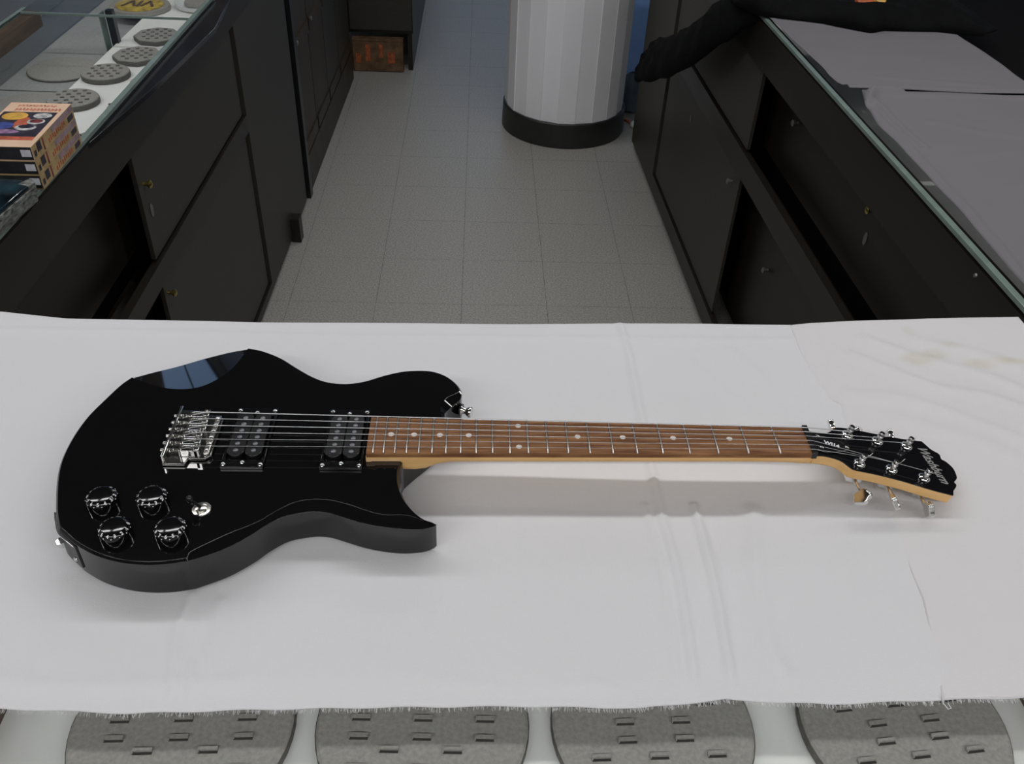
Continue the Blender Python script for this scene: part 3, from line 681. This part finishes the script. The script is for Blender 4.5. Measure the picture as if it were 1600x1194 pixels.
# ------------------------------------------------------------------ left showcases (back side faces the aisle)
def aisle_face(par, s, y0, y1, ya, ysplit, yb, zt, zm1, zm0, zb0, top, depth):
    """cabinet back: frame with two tiers of sliding doors. local x = 0 is the face, s = +1 when it faces +x"""
    def bx(x0, x1, *r): return (x0, x1, *r) if s > 0 else (-x1, -x0, *r)
    obj('top_rail', B(bx(-.02, 0, y0, y1, zt, top)), M['cab'], par)
    obj('mid_rail', B(bx(-.02, 0, ya, yb, zm0, zm1)), M['cab'], par)
    obj('bottom_rail', B(bx(-.02, 0, ya, yb, zb0*.35, zb0)), M['cab'], par)
    obj('toe_board', B(bx(-.04, -.02, y0, y1, 0, zb0*.35)), M['cab'], par)
    obj('stile', B(bx(-.02, 0, y0, ya, zb0*.35, zt)), M['cab'], par)
    obj('stile', B(bx(-.02, 0, yb, y1, zb0*.35, zt)), M['door'], par)
    obj('interior', B(bx(-.125, -.115, y0, y1, .05, .945)), M['inside'], par)
    for z0, z1 in ((zm1, zt), (zb0, zm0)):
        d = obj('sliding_door', B(bx(-.018, -.008, ysplit, yb-.022, z0+.008, z1)), M['door'], par)
        e = obj('sliding_door', B(bx(-.085, -.075, ya, ysplit+.06, z0, z1)), M['cab'], par)
        yield d, e, z0, z1
def knob(par, x, y, z, s, m=None):
    obj('knob', lathe([(.0045, 0), (.0040, .006), (.0085, .012), (.0090, .016), (.0050, .019)], 16, M=Matrix.Translation((x, y, z)) @ Matrix.Rotation(s*math.pi/2, 4, 'Y')), m or M['brass'], par, 50)
def pull(par, x, y, z, s, m=None):
    obj('finger_pull', lathe([(.0075, 0), (.0085, .001), (.0070, .0025), (.005, .0015)], 20, M=Matrix.Translation((x, y, z)) @ Matrix.Diagonal((1, 1, 2, 1)) @ Matrix.Rotation(s*math.pi/2, 4, 'Y')), m or M['lock'], par, 50)
LA = thing('showcase', 'dark glass-topped showcase on the left of the aisle with sliding back doors', 'showcase', (-.745, 1.26, 0), -math.atan(.018))
LY0, LY1 = -.21, 2.12
doors = list(aisle_face(LA, 1, LY0, LY1, LY0+.05, .545, 1.43, .93, .66, .605, .045, 1.036, .45))
knob(doors[0][0], -.008, .575, .845, 1); pull(doors[0][0], -.008, .585, .775, 1)
knob(doors[1][0], -.008, .57, .56, 1)
o = obj('glass_edge', B((-.012, 0, LY0, 1.30, 1.0415, 1.0505)), M['glassedge'], LA); bevel(o, .001)
obj('glass_top', B((-.435, -.012, LY0, 1.09, 1.044, 1.050)), M['glass'], LA)
obj('far_glass_top', B((-.435, -.012, 1.10, LY1, 1.044, 1.050)), M['glass'], LA)
obj('front_rail', B((-.445, -.405, LY0, 1.13, 1.005, 1.042)), M['brownwood'], LA)
obj('front_glass_edge', B((-.445, -.435, LY0, 1.13, 1.042, 1.050)), M['glassedge'], LA)
obj('front_glass', B((-.440, -.434, LY0, LY1, .5, 1.005)), M['glass'], LA)
obj('upper_shelf', B((-.235, -.021, LY0, LY1, .9520, .9600)), M['liner'], LA)
obj('lower_deck', B((-.43, -.13, LY0, LY1, .925, .935)), M['greyliner'], LA)
obj('plinth', B((-.43, -.13, LY0, LY1, 0, .5)), M['cab'], LA)
obj('end_panel', B((-.44, -.02, LY0-.012, LY0, 0, 1.036)), M['cab'], LA)
obj('end_panel', B((-.44, -.02, LY1-.012, LY1, 0, 1.036)), M['cab'], LA)
obj('upright', B((-.246, -.228, 1.150, 1.168, .935, 1.043)), M['satinblack'], LA)
obj('upright_glass', B((-.252, -.249, 1.12, 1.152, .935, 1.043)), M['glassedge'], LA)
obj('joint_strip', B((-.435, -.012, 1.0930, 1.0970, 1.044, 1.0495)), M['glassedge'], LA)
led = obj('back_ledge', prism([(.0, .35), (.0, 1.36), (.030, 1.36), (.060, 1.06), (.030, .62)], 1.026, 1.038), M['ledge'], LA); bevel(led, .001)
obj('corner_foot', B((.0, .035, 1.79, 1.84, .0, .10)), M['cab'], LA)
for sy in (.20, .86):
    obj('lower_liner_seam', B((-.43, -.13, sy, sy+.004, .935, .9362)), M['padrim'], LA)

S3 = lambda w, h, dx, n, m_: slot_grid(w, h, dx, [((q-(m_-1)/2)*.018, n if q % 2 else n-1) for q in range(m_)])
gL = 'flocked pads on the left showcase shelf'
sp = S3(.0045, .0012, .022, 4, 5)
ring_pad(-.922, 2.000, .960, .056, .2, 'oval grey slotted pad on the left showcase shelf right behind the tape boxes', sp, False, .014, gL)
ring_pad(-.905, 2.170, .960, .056, .1, 'round grey slotted pad on the left showcase shelf, second beyond the tape boxes', sp, False, .014, gL)
ring_pad(-.868, 2.300, .960, .060, .25, 'octagonal grey slotted pad on the left showcase shelf nearer the upright', sp, True, .014, gL)
ring_pad(-.862, 2.455, .960, .060, .25, 'octagonal grey slotted pad on the left showcase shelf farther along, beside the bright ledge', sp, True, .014, gL)
ring_pad(-.790, 2.120, .960, .040, .0, 'small grey pad half hidden by the showcase edge, beyond the tape boxes', sp, False, .012, gL)
ring_pad(-.790, 1.960, .960, .042, .3, 'small grey pad at the showcase edge close to the tape boxes', sp, False, .012, gL)
ring_pad(-.800, 1.790, .960, .042, .3, 'small grey pad at the showcase edge right beside the tape boxes', sp, False, .012, gL)
ring_pad(-1.04, 2.02, .9352, .085, 0, 'grey pad on the lower deck of the left showcase, nearer one', sp[:1], False, .007, gL)
ring_pad(-1.05, 2.27, .9352, .085, 0, 'grey pad on the lower deck of the left showcase, farther one', sp[:1], False, .007, gL)
gp = thing('gold_plaque', 'round gold coloured plaque in the left showcase beyond the upright', 'plaque', (-.985, 2.715, .9605), 0)
obj('disc', lathe([(.082, 0), (.085, .003), (.083, .012), (.074, .013), (.072, .0115)], 40), M['pad'], gp, 40)
obj('gold_face', lathe([(.066, .0115), (.066, .0135), (.062, .0145)], 40), M['gold'], gp, 40)
for q in range(5):
    inst('emblem_stroke', obj('emblem_stroke', B((-.004, .004, -.026, .026, .0145, .016)), M['brownwood'], None).data, gp, (-.034+q*.017, .002*(q % 2), 0), (0, 0, (-.35, .3, 0, -.3, .35)[q]))
for o in [o for o in bpy.data.objects if o.name.startswith('emblem_stroke') and o.parent is None]: bpy.data.objects.remove(o)
ws = thing('white_tray', 'white plastic tray holding a grey pad in the far part of the left showcase', 'tray', (-.822, 2.755, .9605), 0)
obj('dish', lathe([(.060, 0), (.070, .004), (.074, .016), (.069, .014), (.060, .005)], 40), M['white'], ws, 40)
obj('insert', lathe([(.044, .005), (.046, .012), (.043, .018)], 36), M['pad'], ws, 40)

# video cassettes in card slipcases on the left showcase
def cassette(z, label, top):
    t = thing('video_tape', label, 'video tape', (-.789, 1.492, z), .01, 'video tapes stacked on the left showcase')
    w, l, h, k = .0525, .0935, .0252, .0009
    s = obj('slipcase', B((-w, w, -l, l, 0, k), (-w, w, -l, l, h-k, h), (-w, -w+k, -l, l, k, h-k), (w-k, w, -l, l, k, h-k), (-w+k, w-k, l-k, l, k, h-k)), M['peach'] if top else M['tan'], t)
    obj('cassette', B((-w+k*1.5, w-k*1.5, -l+.002, l-.004, k*1.2, h-k*1.2)), M['tape'], t)
    obj('sticker', B((w-.020, w-.004, -l+.0012, -l+.002, .007, .019)), M['sticker'], t)
    # spine print on the aisle side
    bm = bmesh.new(); X = w+.00005
    def q(y0, y1, z0, z1, mi): B((w, X+.00012*(mi+1), y0, y1, z0, z1), bm=bm, mi=mi)
    q(-l, l, .0004, h-.0004, 0); q(-l*.1, l*.98, h*.55, h*.97, 1)
    q(-l*.80, -l*.62, h*.30, h*.92, 2); q(-l*.95, -l*.86, h*.2, h*.6, 2); q(l*.66, l*.93, h*.08, h*.46, 2); q(-l*.55, -l*.5, h*.05, h*.9, 4)
    for j in range(9): q(-l*.30+j*l*.095, -l*.30+j*l*.095+l*.05, h*(.14+.05*(j % 3)), h*(.44+.06*((j*2) % 3)), 3)
    obj('spine_print', bm, [M['tan'], M['mauve'], M['picdark'], M['red'], M['picmaroon']], s)
    if top:
        bm = bmesh.new()
        def c(x0, x1, y0, y1, mi, e=0): B((x0, x1, y0, y1, h, h+.00012*(1+e)), bm=bm, mi=mi)
        def el(x, y, rx, ry, mi, e): lathe([(1, h), (1, h+.00012*(1+e))], 24, bm, Matrix.Translation((x, y, 0)) @ Matrix.Diagonal((rx, ry, 1, 1)), mi)
        c(-w+.004, w-.008, -l+.034, l-.042, 0); c(-w+.004, w-.008, -l+.026, -l+.040, 1, 1)
        el(-.022, .032, .022, .017, 2, 2); el(.024, .036, .016, .011, 3, 2); el(.022, .010, .015, .012, 3, 2); el(.014, -.016, .018, .012, 3, 3); el(.014, -.012, .013, .008, 0, 4); el(.022, .012, .011, .008, 5, 4)
        el(-.028, -.010, .020, .015, 4, 2); el(0, .004, .012, .024, 1, 1); el(-.020, -.034, .030, .009, 6, 2)
        for r_, (n0, yy, hh) in enumerate(((11, l-.013, .007), (13, l-.030, .011))):
            for j in range(n0):
                x = -.034 + j*.0062 + r_*.001; a = (j*37 % 5-2)*.0012
                if j % 4 == 3: c(x, x+.0042, yy-.0008, yy+.0008, 1, 1)
                c(x, x+.0016, yy-hh/2+a, yy+hh/2+a*.4, 1, 1); c(x+.0026, x+.0042, yy-hh/2-a*.5, yy+hh*.2, 1, 1)
        obj('cover_print', bm, [M['picdark'], M['red'], M['picgold'], M['picsilver'], M['picblue'], M['picmaroon'], M['picviolet']], s)
    return t
cassette(1.0503, 'video tape in tan slipcase, bottom of the stack of three on the left showcase', False)
cassette(1.0757, 'video tape in tan slipcase, middle of the stack of three on the left showcase', False)
cassette(1.1011, 'video tape with peach picture cover, topmost of the stack on the left showcase', True)
wr = thing('wrapped_case', 'dark blue shiny wrapped case in front of the video tapes at the left edge', 'case', (-.795, 1.285, 1.0503), -.12)
P = [(-.055, -.09), (.052, -.09), (.058, -.08), (.058, .078), (.05, .09), (-.055, .09)]
o = obj('case_top', prism([(x*.97, y*.97) for x, y in P], .026, .033), M['wrap'], wr); bevel(o, .003, 2)
o = obj('case_side', prism(P, 0, .026), M['wrapside'], wr); bevel(o, .002, 2)
o = obj('film_corner', prism([(.036, .07), (.056, .066), (.061, .080), (.046, .094)], .012, .034), M['wrapside'], wr); bevel(o, .002)

# ------------------------------------------------------------------ wooden cabinet farther along the left
cb = thing('wooden_cabinet', 'worn brown wooden cabinet with black end post beyond the left showcase', 'cabinet', (-.700, 3.42, 0), -math.atan(.019))
obj('end_post', B((-.10, .004, 0, .045, 0, 1.4)), M['satinblack'], cb)
obj('carcass', B((-.45, -.03, .045, 1.42, .0, 1.4)), M['oldwood'], cb)
for k, (a, b) in enumerate(((.05, .35), (.36, .68), (.69, 1.02), (1.03, 1.41))):
    d = obj('door', B((-.03, -.012, a, b, .16, 1.38)), M['oldwood'] if k < 2 else M['door'], cb)
    obj('door_knob', lathe([(.006, 0), (.010, .012), (.006, .016)], 12, M=Matrix.Translation((-.012, a+.03, .62)) @ Matrix.Rotation(math.pi/2, 4, 'Y')), M['lock'], d, 50)
    for zz in (.16, .58, 1.34):
        obj('door_frame', B((-.012, -.006, a+.01, b-.01, zz, zz+.05)), M['oldwood'], d)
obj('plinth', B((-.03, -.006, .045, 1.42, 0, .15)), M['oldwood'], cb)
fu = thing('dark_cabinet', 'dark cabinet with recessed base at the far end of the left aisle side', 'cabinet', (-.36, 4.93, 0), 0)
obj('carcass', B((-.6, 0, .06, 2.6, .20, 1.5)), M['cab'], fu)
obj('side_skirt', B((-.03, -.005, .06, 2.6, 0, .20)), M['cab'], fu)
obj('front_panel', B((-.34, -.005, .045, .06, .22, 1.5)), M['door'], fu)
ct = thing('carton', 'worn brown carton with orange print on the floor under the dark far cabinet', 'box', (-.545, 4.945, 0), .0)
o = obj('box', B((-.145, .130, 0, .05, .004, .170)), M['carton'], ct); bevel(o, .003)
obj('lid_flap', B((-.147, .132, -.003, .052, .170, .178)), M['carton'], ct)
for x0, x1, z0, z1 in ((-.075, -.048, .06, .15), (.045, .085, .05, .11), (-.13, -.10, .05, .10), (.0, .02, .08, .15)):
    obj('print', B((x0, x1, -.0012, 0, z0, z1)), M['carton2'], ct)

# ------------------------------------------------------------------ right showcase
RA = thing('showcase', 'dark showcase on the right of the aisle with grey cloth on its glass top', 'showcase', (.832, 1.10, 0), math.atan(.030))
RY_0, RY_1 = -.06, 2.93
doors = list(aisle_face(RA, -1, RY_0, RY_1, .0, 1.355, 2.42, .93, .685, .61, .105, 1.036, .45))
knob(doors[0][1], .075, .655, .865, -1); pull(doors[0][1], .075, .65, .795, -1)
pull(doors[0][0], .008, 2.0, .80, -1); knob(doors[0][1], .075, 1.19, .845, -1, M['lock']); pull(doors[1][0], .008, 2.0, .525, -1)
knob(doors[1][1], .075, 1.14, .41, -1, M['lock']); knob(doors[1][0], .008, 1.42, .56, -1, M['lock'])
obj('screw_head', lathe([(.004, 0), (.003, .003)], 10, M=Matrix.Translation((0, .13, 1.022)) @ Matrix.Rotation(-math.pi/2, 4, 'Y')), M['lock'], RA)
o = obj('glass_edge', B((0, .012, RY_0, RY_1, 1.0415, 1.0505)), M['glassedge'], RA); bevel(o, .001)
obj('glass_top', B((.012, .49, RY_0, RY_1, 1.044, 1.050)), M['glass'], RA)
obj('front_glass', B((.484, .490, RY_0, RY_1, .4, 1.044)), M['glass'], RA)
obj('shelf', B((.13, .47, RY_0, RY_1, .80, .81)), M['liner'], RA)
obj('plinth', B((.13, .49, RY_0, RY_1, 0, .4)), M['cab'], RA)
obj('back_board', B((.02, .035, RY_0, RY_1, .93, 1.036)), M['cab'], RA)
obj('end_panel', B((.02, .49, RY_0-.012, RY_0, 0, 1.036)), M['cab'], RA)
obj('end_panel', B((.02, .49, RY_1, RY_1+.012, 0, 1.036)), M['cab'], RA)

def grey_sheet(name, ys, xl, xr, label, ridge, seed):
    yy = np.linspace(ys[0], ys[1], 160); nx = 90; u = np.linspace(0, 1, nx)[None]
    l = np.interp(yy, *zip(*xl))[:, None]; r = np.interp(yy, *zip(*xr))[:, None]
    X = l*(1-u) + r*u; Y = np.repeat(yy[:, None], nx, 1); Z = np.full(X.shape, 1.0535)
    for P, a, w in ridge:
        d, _ = seg_dist(X, Y, P); Z += a*np.exp(-(d/w)**2)
    Z += waves(X, Y, [(20+seed, 12, seed, .0007), (-14, 25, 1+seed, .0006), (8, 44, 2, .0005)])
    Z = np.maximum(Z, 1.0515)
    o = sheet(name, X, Y, Z, M['greycloth']); return tag(o, label, 'cloth')
grey_sheet('grey_cloth', (1.985, 2.75), [(1.985, .853), (2.03, .838), (2.27, .8166), (2.58, .797), (2.75, .795)], [(1.985, 1.312), (2.07, 1.31), (2.27, 1.305), (2.47, 1.285), (2.75, 1.27)],
           'grey cloth on the right showcase under the black jacket', [([(.85, 1.995), (1.0, 1.997), (1.3, 2.0)], .006, .010), ([(.83, 2.1), (.82, 2.3), (.81, 2.5)], .0025, .010), ([(.95, 2.06), (1.2, 2.03)], .003, .012)], 1)
grey_sheet('grey_cloth', (1.06, 1.978), [(1.06, .868), (1.15, .858), (1.39, .860), (1.54, .858), (1.70, .854), (1.78, .848), (1.90, .856), (1.978, .880)], [(1.06, 1.31), (1.978, 1.313)],
           'grey cloth on the near end of the right showcase with crumpled corner', [([(.865, 1.90), (.90, 1.96), (.96, 1.965)], .014, .012), ([(.89, 1.955), (1.05, 1.955), (1.3, 1.967)], .004, .010), ([(.86, 1.85), (.872, 1.70), (.875, 1.4), (.87, 1.15)], .004, .009), ([(.885, 1.90), (.892, 1.75), (.90, 1.66)], .007, .008), ([(.97, 1.80), (1.1, 1.74), (1.28, 1.72)], .0025, .012), ([(.95, 1.62), (1.1, 1.66), (1.3, 1.65)], .002, .012), ([(1.0, 1.5), (1.25, 1.56)], .002, .012)], 3)

# black jacket at the far end of the right showcase
jk = thing('jacket', 'black jacket lying across the far end of the right showcase, one sleeve hanging', 'jacket', (1.02, 2.70, 1.055), 0)
nx, nyj = 80, 60
gx = np.linspace(.73, 1.42, nx)[None].repeat(nyj, 0); vv = np.linspace(0, 1, nyj)[:, None]
edge = np.interp(gx[0], [.73, .776, .85, .94, 1.012, 1.047, 1.09, 1.243, 1.347, 1.42], [2.62, 2.52, 2.50, 2.472, 2.424, 2.40, 2.427, 2.432, 2.40, 2.46])[None]
gy = edge*(1-vv) + 3.05*vv
rise = np.clip(np.minimum(np.minimum(vv*12, (1-vv)*5), np.minimum((gx-.73)*14, (1.42-gx)*14)), 0, 1)
gz = 1.0555 + np.sqrt(rise)*(.045 + waves(gx, gy, [(23, 9, 0, .009), (-12, 31, 1, .008), (41, 17, 2, .005)]))
gz = np.where((gx > 1.325), gz-(gx-1.325)*.9*rise, gz)
jb = sheet('jacket_body', gx-1.02, gy-2.70, gz-1.055, M['jacket'], jk, .004)
J = lambda x, y, z: (x-1.02, y-2.70, z-1.055)
spn = catmull([J(.90, 2.66, 1.085), J(.80, 2.64, 1.075), J(.735, 2.72, .99), J(.69, 2.92, .84), J(.66, 3.16, .72), J(.648, 3.36, .645)], 6)
wd = np.linspace(.085, .088, len(spn))
bm = bmesh.new(); rings = []
for i, p in enumerate(spn):
    d = spn[min(i+1, len(spn)-1)] - spn[max(i-1, 0)]; d = Vector(d).normalized()
    face = Vector((-.75, -.25, .55)); a = d.cross(face).normalized(); b = a.cross(d)
    w = wd[i]*(1+.05*math.sin(i*1.3)); h_ = .032*(1+.18*math.sin(i*1.9))
    rings.append([bm.verts.new(Vector(p) + a*w*math.cos(2*math.pi*k/20) + b*h_*math.sin(2*math.pi*k/20)*(1+.15*math.sin(3*k+i))) for k in range(20)])
for a, b in zip(rings, rings[1:]):
    for i in range(20): bm.faces.new((a[i], a[(i+1) % 20], b[(i+1) % 20], b[i]))
inner = [bm.verts.new(Vector(rings[-1][k].co)*.8 + Vector(sum((v.co for v in rings[-1]), Vector())/20)*.2 + Vector((.01, -.04, .02))) for k in range(20)]
for i in range(20): bm.faces.new((rings[-1][i], rings[-1][(i+1) % 20], inner[(i+1) % 20], inner[i]))
bm.faces.new(inner); bm.faces.new(rings[0][::-1]); bmesh.ops.recalc_face_normals(bm, faces=bm.faces)
obj('sleeve', bm, M['jacket'], jk, 70)
def zj(x, y):
    k = np.argmin((gx-x)**2 + (gy-y)**2); return gz.flat[k]
for px, py, m_, rr in ((1.052, 2.505, 'orange', (.030, .022)), (1.090, 2.500, 'picgold', (.016, .014)), (1.255, 2.58, 'carton', (.030, .018))):
    o = obj('badge', lathe([(1, -.004), (1, .005), (.8, .0075)], 20, M=Matrix.Diagonal((rr[0], rr[1], 1, 1))), M[m_], jk, 50)
    o.location = J(px, py, zj(px, py)+.006); o.rotation_euler = (.5, 0, .3)

# tall black cabinet on the customer side, blue board, cord
bk = thing('black_cabinet', 'black cabinet standing behind the right showcase at the right edge', 'cabinet', (1.42, 1.35, 0), .02)
obj('carcass', B((0, .5, 0, 2.4, .04, .98)), M['inside'], bk)
obj('top_board', B((-.01, .51, -.01, 2.41, .98, 1.0)), M['inside'], bk)
obj('plinth', B((.02, .48, .02, 2.38, 0, .04)), M['inside'], bk)
bp = thing('blue_board', 'bright blue plastic board standing behind the white pillar', 'board', (.86, 4.78, 0), 0)
o = obj('panel', B((-.16, .10, 0, .02, .02, 1.3)), M['blue'], bp); bevel(o, .004)
obj('foot_rail', B((-.17, .11, -.03, .05, 0, .02)), M['bluegrey'], bp)
gb = thing('plastic_bag', 'crumpled blue grey plastic bag on the floor between pillar and right showcase', 'bag', (.80, 4.52, 0), 0)
bm = lathe([(.05, 0), (.075, .01), (.07, .06), (.05, .12), (.035, .17), (.008, .19)], 18)
for v in bm.verts: v.co += Vector((random.uniform(-.01, .01), random.uniform(-.01, .01), random.uniform(-.006, .006)*(v.co.z > .005)))
obj('bag', bm, M['bluegrey'], gb, 60)
oc = thing('orange_cord', 'orange cord with white plug on the floor between pillar and right showcase', 'cord', (.765, 4.34, 0), 0)
obj('cable', tube(catmull([(-.03, .10, .006), (-.02, .03, .006), (.005, -.005, .007), (.015, -.04, .006), (.02, -.06, .008)], 6), .006, 8), M['orange'], oc, 60)
obj('plug', lathe([(.010, 0), (.016, .008), (.016, .026), (.008, .034)], 16, M=Matrix.Translation((.022, -.058, .017)) @ Matrix.Rotation(math.pi/2, 4, 'X')), M['white'], oc, 50)
